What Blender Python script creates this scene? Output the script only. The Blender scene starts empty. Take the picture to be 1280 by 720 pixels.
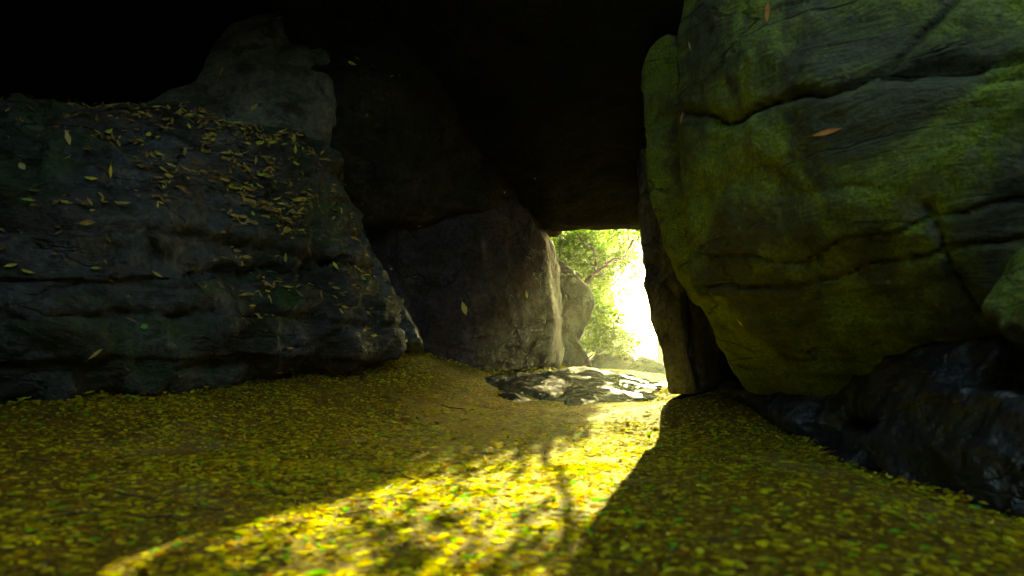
import bpy, bmesh, math, random
import numpy as np
from mathutils import Vector
from mathutils.bvhtree import BVHTree
R = math.radians
sc = bpy.context.scene
col = sc.collection
random.seed(4)

# ------------------------------------------------------------------ camera
CAM = Vector((0, 0, 0.6)); PITCH = R(5.0); F = 853.3
cd = bpy.data.cameras.new('camera'); cam = bpy.data.objects.new('camera', cd); col.objects.link(cam)
cd.lens = 24; cd.sensor_width = 36; cd.clip_start = .05; cd.clip_end = 1500
cam.location = CAM; cam.rotation_euler = (R(90) + PITCH, 0, 0)
cd.dof.use_dof = True; cd.dof.focus_distance = 8.0; cd.dof.aperture_fstop = 1.5
sc.camera = cam

# ------------------------------------------------------------------ light
SUN_EL, SUN_AZ = 15.5, 12.9          # azimuth measured from +Y towards +X
SUN_STR, SKY_STR, EXPO = 5.0, 0.060, 4.15
HAZE = 0.0015
sd = bpy.data.lights.new('sun', 'SUN'); sun = bpy.data.objects.new('sun', sd); col.objects.link(sun)
sd.energy = SUN_STR; sd.angle = R(0.3); sd.color = (1.0, 0.96, 0.56)
sdir = Vector((math.sin(R(SUN_AZ))*math.cos(R(SUN_EL)), math.cos(R(SUN_AZ))*math.cos(R(SUN_EL)), math.sin(R(SUN_EL))))
sun.rotation_euler = (-sdir).to_track_quat('-Z', 'Y').to_euler()
world = bpy.data.worlds.new('World'); sc.world = world; world.use_nodes = True
wn = world.node_tree; wn.nodes.clear()
sky = wn.nodes.new('ShaderNodeTexSky'); sky.sky_type = 'NISHITA'; sky.sun_disc = False
sky.sun_elevation = R(SUN_EL); sky.sun_rotation = R(SUN_AZ); sky.dust_density = 6.0; sky.ozone_density = 0.5; sky.altitude = 0
bg = wn.nodes.new('ShaderNodeBackground'); bg.inputs['Strength'].default_value = SKY_STR
wo = wn.nodes.new('ShaderNodeOutputWorld')
wn.links.new(sky.outputs[0], bg.inputs[0]); wn.links.new(bg.outputs[0], wo.inputs[0])
vs = sc.view_settings
vs.view_transform = 'Standard'; vs.look = 'None'; vs.exposure = EXPO; vs.gamma = 1; vs.use_curve_mapping = False
vs.use_white_balance = True; vs.white_balance_temperature = 9000; vs.white_balance_tint = -17
sc.cycles.max_bounces = 5; sc.cycles.diffuse_bounces = 3; sc.cycles.glossy_bounces = 2; sc.cycles.use_adaptive_sampling = True; sc.cycles.adaptive_threshold = .02; sc.cycles.volume_bounces = 0
sc.cycles.transparent_max_bounces = 8; sc.cycles.use_denoising = True

# ------------------------------------------------------------------ helpers
def W(px, py, Y):
    """point at depth Y (metres ahead) seen at pixel (px, py) of the 1280x720 photograph"""
    u = (px - 640) / F; v = (360 - py) / F
    d = Vector((u, math.cos(PITCH) - v*math.sin(PITCH), math.sin(PITCH) + v*math.cos(PITCH)))
    return CAM + d * (Y / d.y)

def _hash(ix, iy, iz, seed):
    n = (ix*374761393 + iy*668265263 + iz*2147483647 + seed*1274126177) & 0xffffffff
    n = ((n ^ (n >> 13)) * 1274126177) & 0xffffffff
    n = ((n ^ (n >> 16)) * 2246822519) & 0xffffffff
    return ((n ^ (n >> 15)) & 0xffffff) / float(0xffffff)
def vnoise(p, seed=0):
    """smooth value noise in -1..1, p is (n,3)"""
    p = np.asarray(p, dtype=np.float64); i = np.floor(p).astype(np.int64); f = p - i
    f = f*f*f*(f*(f*6 - 15) + 10)
    r = 0
    for dx in (0, 1):
        wx = f[:, 0] if dx else 1 - f[:, 0]
        for dy in (0, 1):
            wy = f[:, 1] if dy else 1 - f[:, 1]
            for dz in (0, 1):
                wz = f[:, 2] if dz else 1 - f[:, 2]
                r = r + wx*wy*wz*_hash(i[:, 0]+dx, i[:, 1]+dy, i[:, 2]+dz, seed)
    return r*2 - 1
def fbm(p, scale=1.0, octaves=4, seed=0, ridge=False, gain=.5):
    p = np.asarray(p)*scale; a = 1.0; r = 0; t = 0
    rot = np.array([[.8, .6, 0], [-.48, .64, .6], [.36, -.48, .8]])
    for k in range(octaves):
        n = vnoise(p + 17.3*k, seed + k)
        if ridge: n = 1 - 2*np.abs(n)
        r = r + a*n; t += a; a *= gain; p = (p @ rot.T)*2.03
    return r/t

def mesh_from(name, V, faces_flat, nper, m, smooth=True):
    """V (n,3); faces_flat list of indices; nper vertices per face (uniform)"""
    me = bpy.data.meshes.new(name)
    V = np.asarray(V, dtype=np.float32); Fa = np.asarray(faces_flat, dtype=np.int32).ravel()
    nf = len(Fa)//nper
    me.vertices.add(len(V)); me.vertices.foreach_set('co', V.ravel())
    me.loops.add(len(Fa)); me.loops.foreach_set('vertex_index', Fa)
    me.polygons.add(nf); me.polygons.foreach_set('loop_start', np.arange(nf, dtype=np.int32)*nper)
    try: me.polygons.foreach_set('loop_total', np.full(nf, nper, dtype=np.int32))
    except Exception: pass
    me.polygons.foreach_set('use_smooth', np.full(nf, smooth, dtype=bool))
    me.update(calc_edges=True); me.validate()
    if m: me.materials.append(m)
    return me
def link(name, me, parent=None):
    o = bpy.data.objects.new(name, me); col.objects.link(o)
    if parent: o.parent = parent
    return o
def tag(o, label=None, cat=None, group=None, kind=None):
    if label: o['label'] = label
    if cat: o['category'] = cat
    if group: o['group'] = group
    if kind: o['kind'] = kind
    return o

# ------------------------------------------------------------------ materials
def nmat(name):
    m = bpy.data.materials.new(name); m.use_nodes = True
    nt = m.node_tree; b = nt.nodes['Principled BSDF']
    return m, nt, b
def N(nt, t, **kw):
    n = nt.nodes.new(t)
    for k, v in kw.items(): setattr(n, k, v)
    return n
def noise(nt, vec, scale, detail=6, rough=.6, dist=0):
    n = N(nt, 'ShaderNodeTexNoise'); n.inputs['Scale'].default_value = scale; n.inputs['Detail'].default_value = detail
    n.inputs['Roughness'].default_value = rough; n.inputs['Distortion'].default_value = dist
    nt.links.new(vec, n.inputs['Vector']); return n.outputs['Fac']
def ramp(nt, fac, stops):
    r = N(nt, 'ShaderNodeValToRGB'); e = r.color_ramp.elements
    while len(e) > 1: e.remove(e[-1])
    e[0].position = stops[0][0]; e[0].color = stops[0][1]
    for p, c in stops[1:]:
        q = e.new(p); q.color = c
    nt.links.new(fac, r.inputs[0]); return r.outputs[0]
def g(v): return (v, v, v, 1)
def c3(r, gr, b): return (r, gr, b, 1)
def mixc(nt, fac, a, b, mode='MIX'):
    n = N(nt, 'ShaderNodeMix', data_type='RGBA', blend_type=mode)
    if isinstance(fac, float): n.inputs[0].default_value = fac
    else: nt.links.new(fac, n.inputs[0])
    for s, x in ((6, a), (7, b)):
        if isinstance(x, tuple): n.inputs[s].default_value = x
        else: nt.links.new(x, n.inputs[s])
    return n.outputs[2]
def math_(nt, op, a, b):
    n = N(nt, 'ShaderNodeMath', operation=op)
    for i, x in enumerate((a, b)):
        if isinstance(x, (int, float)): n.inputs[i].default_value = x
        else: nt.links.new(x, n.inputs[i])
    return n.outputs[0]

def rock_mat(name, dark, light, moss=0.5, mossc=((.02, .05, .006, 1), (.09, .14, .02, 1)), rough=(.65, .95), scale=1.0,
             stain=(.03, .028, .022, 1), bump=1.0, moss_up=.35, strata=(1.2, 1.2, 6.0), rust=.0, moss_scale=1.1, lit_moss_left=0.0, blotch=.0, hair=.6, spec=.5, lichen=.7, puddle=0.0):
    m, nt, b = nmat(name); L = nt.links.new
    tc = N(nt, 'ShaderNodeTexCoord'); v = tc.outputs['Object']
    mp = N(nt, 'ShaderNodeMapping'); mp.inputs['Scale'].default_value = strata; L(v, mp.inputs[0]); sv = mp.outputs[0]
    n1 = noise(nt, v, 1.3*scale, 5, .62, .4); n2 = noise(nt, sv, 2.2*scale, 7, .65, .8); n3 = noise(nt, v, 22*scale, 4, .7)
    base = mixc(nt, ramp(nt, n1, [(.32, g(0)), (.68, g(1))]), dark, light)
    base = mixc(nt, ramp(nt, n2, [(.38, g(1)), (.5, g(.0))]), base, stain)
    sp = ramp(nt, n3, [(.3, g(.45)), (.5, g(1)), (.72, g(1.5))])
    base = mixc(nt, 1.0, base, sp, 'MULTIPLY')
    if rust:
        nr = noise(nt, v, 2.7*scale, 5, .6, 1.2)
        base = mixc(nt, math_(nt, 'MULTIPLY', ramp(nt, nr, [(.55, g(0)), (.7, g(1))]), rust), base, c3(.16, .075, .03))
    # big dark weather stains and hairline cracks
    if blotch:
        nb = noise(nt, v, .95*scale, 6, .68, .6)
        base = mixc(nt, math_(nt, 'MULTIPLY', ramp(nt, nb, [(.44, g(0)), (.56, g(1))]), blotch), base, mixc(nt, .8, base, c3(.008, .008, .006)))
    wv = N(nt, 'ShaderNodeTexNoise'); wv.inputs['Scale'].default_value = 2.0*scale; wv.inputs['Detail'].default_value = 4; L(sv, wv.inputs['Vector'])
    vm = N(nt, 'ShaderNodeMix', data_type='RGBA', blend_type='LINEAR_LIGHT'); vm.inputs[0].default_value = .35; L(sv, vm.inputs[6]); L(wv.outputs['Color'], vm.inputs[7])
    hv = N(nt, 'ShaderNodeTexVoronoi', feature='DISTANCE_TO_EDGE'); hv.inputs['Scale'].default_value = 1.1*scale; L(vm.outputs[2], hv.inputs['Vector'])
    hl = math_(nt, 'MULTIPLY', ramp(nt, hv.outputs['Distance'], [(.0, g(1)), (.022, g(0))]), ramp(nt, noise(nt, v, 1.9*scale, 3, .5), [(.42, g(0)), (.55, g(1))]))
    hl = math_(nt, 'MULTIPLY', hl, hair)
    # pale lichen specks
    vo = N(nt, 'ShaderNodeTexVoronoi'); vo.inputs['Scale'].default_value = 9*scale; L(v, vo.inputs['Vector'])
    lf = math_(nt, 'MULTIPLY', ramp(nt, vo.outputs['Distance'], [(.08, g(1)), (.16, g(0))]), ramp(nt, n1, [(.52, g(0)), (.6, g(lichen))]))
    base = mixc(nt, lf, base, c3(.22, .24, .17))
    # moss: patches + upward facing
    geo = N(nt, 'ShaderNodeNewGeometry'); sx = N(nt, 'ShaderNodeSeparateXYZ'); L(geo.outputs['Normal'], sx.inputs[0])
    nm = noise(nt, v, moss_scale*scale, 6, .66, .6)
    mf = math_(nt, 'ADD', nm, math_(nt, 'MULTIPLY', sx.outputs['Z'], moss_up))
    if lit_moss_left: mf = math_(nt, 'SUBTRACT', mf, math_(nt, 'MULTIPLY', sx.outputs['X'], lit_moss_left))  # extra bright moss on left-facing sides also paints in the lit rim
    th = 1.0 - moss
    mk = ramp(nt, mf, [(max(0.0, th-.08), g(0)), (min(1.0, th+.10), g(1))])
    mcol = mixc(nt, noise(nt, v, 7*scale, 4, .75), mossc[0], mossc[1])
    mcol = mixc(nt, 1.0, mcol, ramp(nt, noise(nt, v, 60*scale, 2, .7), [(.3, g(.4)), (.7, g(1.5))]), 'MULTIPLY')
    if blotch: mk = math_(nt, 'MULTIPLY', mk, ramp(nt, nb, [(.46, g(1)), (.60, g(1-blotch*.9))]))
    base = mixc(nt, mk, base, mcol)
    base = mixc(nt, hl, base, c3(.006, .006, .004))
    L(base, b.inputs['Base Color']); b.inputs['Specular IOR Level'].default_value = spec
    if puddle: L(ramp(nt, noise(nt, v, 2.6*scale, 4, .6), [(.52, g(0)), (.64, g(puddle))]), b.inputs['Specular IOR Level'])
    rr = N(nt, 'ShaderNodeMapRange'); rr.inputs[3].default_value = rough[0]; rr.inputs[4].default_value = rough[1]
    L(math_(nt, 'ADD', math_(nt, 'MULTIPLY', n2, .6), math_(nt, 'MULTIPLY', mk, .5)), rr.inputs[0]); L(rr.outputs[0], b.inputs['Roughness'])
    # bump
    h = math_(nt, 'ADD', math_(nt, 'MULTIPLY', n2, 1.0), math_(nt, 'MULTIPLY', n3, .18))
    h = math_(nt, 'ADD', h, math_(nt, 'MULTIPLY', noise(nt, v, 9*scale, 5, .6, .5), .4))
    h = math_(nt, 'SUBTRACT', h, math_(nt, 'MULTIPLY', hl, .35))
    bp = N(nt, 'ShaderNodeBump'); bp.inputs['Strength'].default_value = .9; bp.inputs['Distance'].default_value = .09*bump
    L(h, bp.inputs['Height']); L(bp.outputs[0], b.inputs['Normal'])
    return m

def leaf_mat(name, stops, trans=.25, rough=.6, spec=.3):
    m, nt, b = nmat(name); L = nt.links.new
    geo = N(nt, 'ShaderNodeNewGeometry')
    c = ramp(nt, geo.outputs['Random Per Island'], stops)
    tc = N(nt, 'ShaderNodeTexCoord')
    c = mixc(nt, 1.0, c, ramp(nt, noise(nt, tc.outputs['Object'], 40, 3, .6), [(.3, g(.55)), (.7, g(1.25))]), 'MULTIPLY')
    L(c, b.inputs['Base Color']); b.inputs['Roughness'].default_value = rough
    b.inputs['Specular IOR Level'].default_value = spec
    if trans:
        t = N(nt, 'ShaderNodeBsdfTranslucent'); L(c, t.inputs[0])
        mx = N(nt, 'ShaderNodeMixShader'); mx.inputs[0].default_value = trans
        L(b.outputs[0], mx.inputs[1]); L(t.outputs[0], mx.inputs[2]); L(mx.outputs[0], nt.nodes['Material Output'].inputs[0])
    return m

M = {}
M['mossy'] = rock_mat('mossy_rock', c3(.045, .048, .030), c3(.24, .24, .17), moss=.47, moss_up=.06, lit_moss_left=.40, blotch=1.0, rough=(.75, 1), strata=(.6, .6, 2.2), moss_scale=.7,
                      mossc=((.022, .05, .005, 1), (.26, .34, .03, 1)), bump=1.3, stain=(.018, .017, .010, 1))
M['pillar'] = rock_mat('grey_standing_rock', c3(.05, .05, .052), c3(.19, .185, .18), moss=.2, spec=.2, moss_up=.15, strata=(2.2, 2.2, .9), rust=.12)
M['left'] = rock_mat('dark_layered_rock', c3(.022, .023, .027), c3(.115, .12, .14), moss=.42, moss_up=.1, strata=(1.1, 1.1, 2.6), rust=.3, blotch=.8,
                     mossc=((.012, .035, .004, 1), (.045, .11, .006, 1)), moss_scale=.9, bump=1.5, spec=.3, lichen=.4)
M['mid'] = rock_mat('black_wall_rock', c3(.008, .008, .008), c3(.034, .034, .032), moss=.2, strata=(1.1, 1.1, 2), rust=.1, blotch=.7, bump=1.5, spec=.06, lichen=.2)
M['back'] = rock_mat('purple_grey_rock', c3(.020, .017, .024), c3(.070, .058, .080), moss=.2, moss_up=.1, strata=(1.4, 1.4, 1.4), rust=.25, blotch=.4, bump=.9, lichen=.12, spec=.08)
M['pale'] = rock_mat('pale_grey_rock', c3(.08, .08, .068), c3(.17, .17, .145), moss=.25, strata=(1.5, 1.5, 2), blotch=.3, lichen=.3, hair=.3)
M['wet'] = rock_mat('wet_black_rock', c3(.006, .006, .009), c3(.035, .037, .055), moss=.15, rough=(.08, .38), strata=(1, 1, 1.6), bump=.7, moss_up=.05, hair=.25, lichen=.0, spec=.7)
M['slab'] = rock_mat('wet_slab_rock', c3(.010, .010, .012), c3(.035, .035, .042), moss=.02, rough=(.12, .3), strata=(1.4, 3, 1.4), moss_up=0, bump=1.2, puddle=.3, lichen=.05)
M['bluestone'] = rock_mat('blue_grey_stone', c3(.04, .04, .14), c3(.08, .08, .26), moss=.05, rough=(.3, .6))
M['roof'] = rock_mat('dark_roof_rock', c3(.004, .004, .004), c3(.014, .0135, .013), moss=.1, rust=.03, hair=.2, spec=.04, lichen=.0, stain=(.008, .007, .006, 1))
M['brightmoss'] = rock_mat('bright_moss_rock', c3(.05, .055, .05), c3(.10, .11, .10), moss=.62, moss_up=.35, mossc=((.04, .08, .006, 1), (.36, .50, .02, 1)), moss_scale=1.8, blotch=.6)

def soil_mat():
    m, nt, b = nmat('soil_with_leaf_crumbs'); L = nt.links.new
    tc = N(nt, 'ShaderNodeTexCoord'); v = tc.outputs['Object']
    n1 = noise(nt, v, .9, 5, .6, .4); n2 = noise(nt, v, 14, 8, .7); n3 = noise(nt, v, 70, 4, .7)
    c = mixc(nt, ramp(nt, n2, [(.35, g(0)), (.65, g(1))]), c3(.045, .028, .005), c3(.17, .115, .014))
    c = mixc(nt, ramp(nt, n1, [(.55, g(0)), (.66, g(1))]), c, c3(.17, .125, .05))
    vo = N(nt, 'ShaderNodeTexVoronoi'); vo.inputs['Scale'].default_value = 45; L(v, vo.inputs['Vector'])
    bits = ramp(nt, vo.outputs['Color'], [(.0, c3(.28, .19, .03)), (.45, c3(.40, .30, .03)), (.7, c3(.16, .09, .02)), (1, c3(.5, .42, .05))])
    c = mixc(nt, ramp(nt, vo.outputs['Distance'], [(.22, g(.6)), (.38, g(0))]), c, bits)
    c = mixc(nt, 1.0, c, ramp(nt, n3, [(.3, g(.6)), (.7, g(1.3))]), 'MULTIPLY')
    L(c, b.inputs['Base Color']); b.inputs['Roughness'].default_value = 1; b.inputs['Specular IOR Level'].default_value = .03
    bp = N(nt, 'ShaderNodeBump'); bp.inputs['Strength'].default_value = .4; bp.inputs['Distance'].default_value = .012
    L(math_(nt, 'ADD', n2, math_(nt, 'MULTIPLY', n3, .4)), bp.inputs['Height']); L(bp.outputs[0], b.inputs['Normal'])
    return m
M['soil'] = soil_mat()
M['litter'] = leaf_mat('fallen_leaves', [(0, c3(.38, .27, .012)), (.14, c3(.60, .52, .02)), (.28, c3(.16, .09, .012)), (.42, c3(.46, .38, .015)), (.52, c3(.74, .68, .06)), (.60, c3(.08, .04, .01)),
                                         (.72, c3(.32, .15, .015)), (.80, c3(.34, .36, .02)), (.86, c3(.42, .20, .015)), (.92, c3(.50, .43, .02)), (.955, c3(.16, .46, .02)), (1, c3(.10, .36, .04))], trans=.12, rough=1.0, spec=.0)
M['rockleaf'] = leaf_mat('dry_leaves', [(0, c3(.22, .15, .05)), (.3, c3(.12, .07, .03)), (.5, c3(.45, .33, .09)), (.75, c3(.28, .13, .04)), (.9, c3(.55, .48, .06)), (1, c3(.2, .38, .05))], trans=.1)
M['tree'] = leaf_mat('tree_leaves', [(0, c3(.05, .13, .01)), (.5, c3(.11, .21, .015)), (1, c3(.20, .28, .02))], trans=.65, spec=.2)
def plain(name, c1, c2, rough=.7, sc_=8):
    m, nt, b = nmat(name); tc = N(nt, 'ShaderNodeTexCoord')
    n = noise(nt, tc.outputs['Object'], sc_, 6, .65)
    nt.links.new(mixc(nt, n, c1, c2), b.inputs['Base Color']); b.inputs['Roughness'].default_value = rough
    bp = N(nt, 'ShaderNodeBump'); bp.inputs['Distance'].default_value = .02; nt.links.new(n, bp.inputs['Height']); nt.links.new(bp.outputs[0], b.inputs['Normal'])
    return m
M['bark'] = plain('bark', c3(.04, .03, .02), c3(.11, .085, .06), .9, 14)
M['orange'] = plain('orange_leaf', c3(.40, .14, .03), c3(.60, .26, .06), .6, 30)
M['tan'] = plain('tan_leaf', c3(.50, .38, .12), c3(.65, .52, .2), .6, 30)
M['whitish'] = plain('pale_leaf', c3(.45, .5, .45), c3(.6, .65, .6), .5, 30)
M['yellow'] = plain('yellow_leaf', c3(.5, .42, .04), c3(.65, .58, .08), .6, 30)
M['green'] = plain('green_leaf', c3(.10, .30, .04), c3(.16, .42, .06), .5, 30)

# ------------------------------------------------------------------ ground
gp = [  # (pixel x, pixel y, depth)
 (-60, 500, 4.2), (60, 478, 4.6), (180, 478, 5.2), (240, 480, 5.3), (300, 462, 5.8), (370, 447, 6.4), (440, 438, 7.0), (500, 434, 7.3), (545, 452, 7.5), (600, 468, 7.8),
 (700, 462, 9.0), (760, 462, 9.5), (820, 468, 9.0), (640, 500, 6.7), (740, 505, 6.6), (830, 503, 6.6), (900, 485, 6.8), (935, 487, 6.0),
 (980, 520, 5.2), (1020, 556, 4.5), (1100, 596, 3.8), (1190, 622, 3.3), (1280, 652, 2.9), (1400, 700, 2.5),
 (0, 720, 1.8), (320, 720, 1.8), (640, 720, 1.8), (960, 720, 1.8), (1280, 720, 1.9),
 (100, 600, 2.9), (400, 600, 3.15), (700, 600, 3.1), (950, 590, 3.3), (60, 540, 3.7), (300, 540, 4.3), (520, 520, 5.2), (850, 545, 4.7), (420, 480, 6.0)]
cp = [tuple(W(*p)) for p in gp]
cp += [(-6, 4, .7), (-6, 8, 1.0), (-3, 9, .8), (-1, 0, -.02), (1.2, 0, -.05), (0, -2, 0), (-3, 0, .15), (-4, -3, .2), (4, -2, -.4), (3, 11, -.0), (1, 11, .12), (-1, 11, .3)]
# the drop beyond the right rim of the mound
cp += [(3.1, 5.3, -.35), (3.1, 4.2, -.7), (3.3, 3.2, -.95), (3.4, 2.0, -.9), (4.5, 4, -1.0), (6, 3, -.8), (2.9, 6.2, .0), (5, 7, -.3)]
cp = np.array(cp)
def _U(r2): return np.where(r2 > 1e-9, r2*np.log(np.maximum(r2, 1e-9))*.5, 0)
n = len(cp)
K = _U(((cp[:, None, :2] - cp[None, :, :2])**2).sum(-1)) + np.eye(n)*.02
P = np.c_[np.ones(n), cp[:, :2]]
A = np.zeros((n+3, n+3)); A[:n, :n] = K; A[:n, n:] = P; A[n:, :n] = P.T
sol = np.linalg.solve(A, np.r_[cp[:, 2], 0, 0, 0])
def gz(x, y):
    x = np.atleast_1d(np.asarray(x, float)); y = np.atleast_1d(np.asarray(y, float))
    q = np.c_[x, y]; out = np.zeros(len(q))
    for s in range(0, len(q), 40000):
        qq = q[s:s+40000]
        out[s:s+40000] = _U(((qq[:, None] - cp[None, :, :2])**2).sum(-1)) @ sol[:n] + np.c_[np.ones(len(qq)), qq] @ sol[n:]
    d = np.sqrt((x/1.1)**2 + (y-4)**2); t = np.clip((d - 6.5)/3.5, 0, 1); t = t*t*(3-2*t)
    far = np.where(y > 8, -.25 + 0*x, 0.0)
    out = np.clip(out, -1.3, 1.4)*(1-t) + far*t
    q3 = np.c_[x, y, 0*x]
    out += fbm(q3, 1.1, 4, 3)*.032*(1+t*4) + fbm(q3, 5, 3, 8)*.010
    return out
def grid_axis(lo, hi, step, far):
    a = list(np.arange(lo, hi, step)); s = step
    while a[-1] < far: s *= 1.25; a.append(a[-1] + s)
    s = step
    while a[0] > -far: s *= 1.25; a.insert(0, a[0] - s)
    return np.array(a)
gx = grid_axis(-5, 5, .035, 700); gy = grid_axis(0, 11, .035, 700)
X, Y = np.meshgrid(gx, gy); Z = gz(X.ravel(), Y.ravel())
nx = len(gx); ny = len(gy)
i0 = (np.arange(ny-1)[:, None]*nx + np.arange(nx-1)[None]).ravel()
quads = np.c_[i0, i0+1, i0+nx+1, i0+nx]
ground = link('ground', mesh_from('ground', np.c_[X.ravel(), Y.ravel(), Z], quads, 4, M['soil'])); tag(ground, kind='structure')

# ------------------------------------------------------------------ leaves as a mass
def leaf_mesh(name, pos, nrm, yaw, length, width, mat, curl=.12, lift=.004, tilt=.12, seed=0, fold=.35, dryf=0.0):
    """pos, nrm (n,3): a pointed folded leaf of eight triangles at each place"""
    rs = np.random.RandomState(seed); n = len(pos)
    dry = (rs.rand(n) < dryf)[:, None]
    nrm = nrm + rs.normal(0, 1, (n, 3))*np.where(dry, .35, tilt); nrm /= np.linalg.norm(nrm, axis=1)[:, None]
    ref = np.c_[np.cos(yaw), np.sin(yaw), 0*yaw]
    alt = np.abs((ref*nrm).sum(1)) > .95; ref[alt] = (0, 0, 1)
    t = ref - (ref*nrm).sum(1)[:, None]*nrm; t /= np.linalg.norm(t, axis=1)[:, None]
    s = np.cross(nrm, t)
    prof = [(-.5, 0, .0), (-.22, .42, .0), (.12, .5, .0), (-.2, 0, 1), (.12, 0, 1), (-.22, -.42, 0), (.12, -.5, 0), (.36, .22, .2), (.36, -.22, .2), (.55, 0, .5)]
    cu = rs.uniform(-1, 1, n)*np.where(dry[:, 0], .7, curl); asym = rs.uniform(.75, 1.2, n)
    V = np.zeros((n, len(prof), 3))
    for k, (a, b_, c_) in enumerate(prof):
        bb = b_*(asym if b_ > 0 else 1/asym)
        V[:, k] = pos + t*(a*length)[:, None] + s*(bb*width)[:, None] + nrm*((lift + length*cu*(4*a*a*.5) + (1-c_)*abs(b_)*width*fold))[:, None]
    tri = np.array([(0, 3, 1), (1, 3, 4), (1, 4, 2), (0, 5, 3), (5, 6, 4), (5, 4, 3), (2, 4, 7), (4, 6, 8), (4, 9, 7), (4, 8, 9)])
    Fc = (np.arange(n)[:, None, None]*len(prof) + tri[None]).reshape(-1, 3)
    return mesh_from(name, V.reshape(-1, 3), Fc, 3, mat, smooth=False)
rs = np.random.RandomState(7)
def litter(n, ylo, yhi, L0, L1, lim, seed, name, power=1.0):
    rs = np.random.RandomState(seed)
    y = ylo + (yhi-ylo)*rs.rand(n)**power; x = rs.uniform(-1, 1, n)*lim(y)
    q = np.c_[x, y, 0*x]
    dens = .74 + 1.3*fbm(q, .9, 3, 21) + .9*fbm(q, 3.5, 3, 5)
    keep = rs.rand(n) < np.clip(dens, .28, 1); x, y = x[keep], y[keep]
    z = gz(x, y); e = .02
    nr = np.c_[-(gz(x+e, y)-z)/e, -(gz(x, y+e)-z)/e, np.ones(len(x))]; nr /= np.linalg.norm(nr, axis=1)[:, None]
    ln = rs.uniform(L0, L1, len(x)); ln *= np.where(rs.rand(len(x)) < .06, 1.6, 1); wd = ln*rs.uniform(.35, .75, len(x))
    return x, y, z, nr, ln, wd, rs.uniform(0, 6.283, len(x))
parts = [litter(78000, .6, 3.6, .010, .046, lambda y: 1.1+y*.95, 1, 'a'),
         litter(105000, 3.4, 9.4, .013, .042, lambda y: 1.2+y*.72, 2, 'b'),
         litter(5000, -3, .8, .04, .09, lambda y: 3+0*y, 3, 'c')]
x, y, z, nr, ln, wd, yw = [np.concatenate([p[i] for p in parts]) for i in range(7)]
lit = link('leaf_litter', leaf_mesh('leaf_litter', np.c_[x, y, z], nr, yw, ln, wd, M['litter'], tilt=.03, curl=.04, lift=.0015, seed=11, fold=.10, dryf=.05))
tag(lit, 'yellow and brown fallen leaves thickly covering the cave floor', 'leaf litter', kind='stuff')

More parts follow.
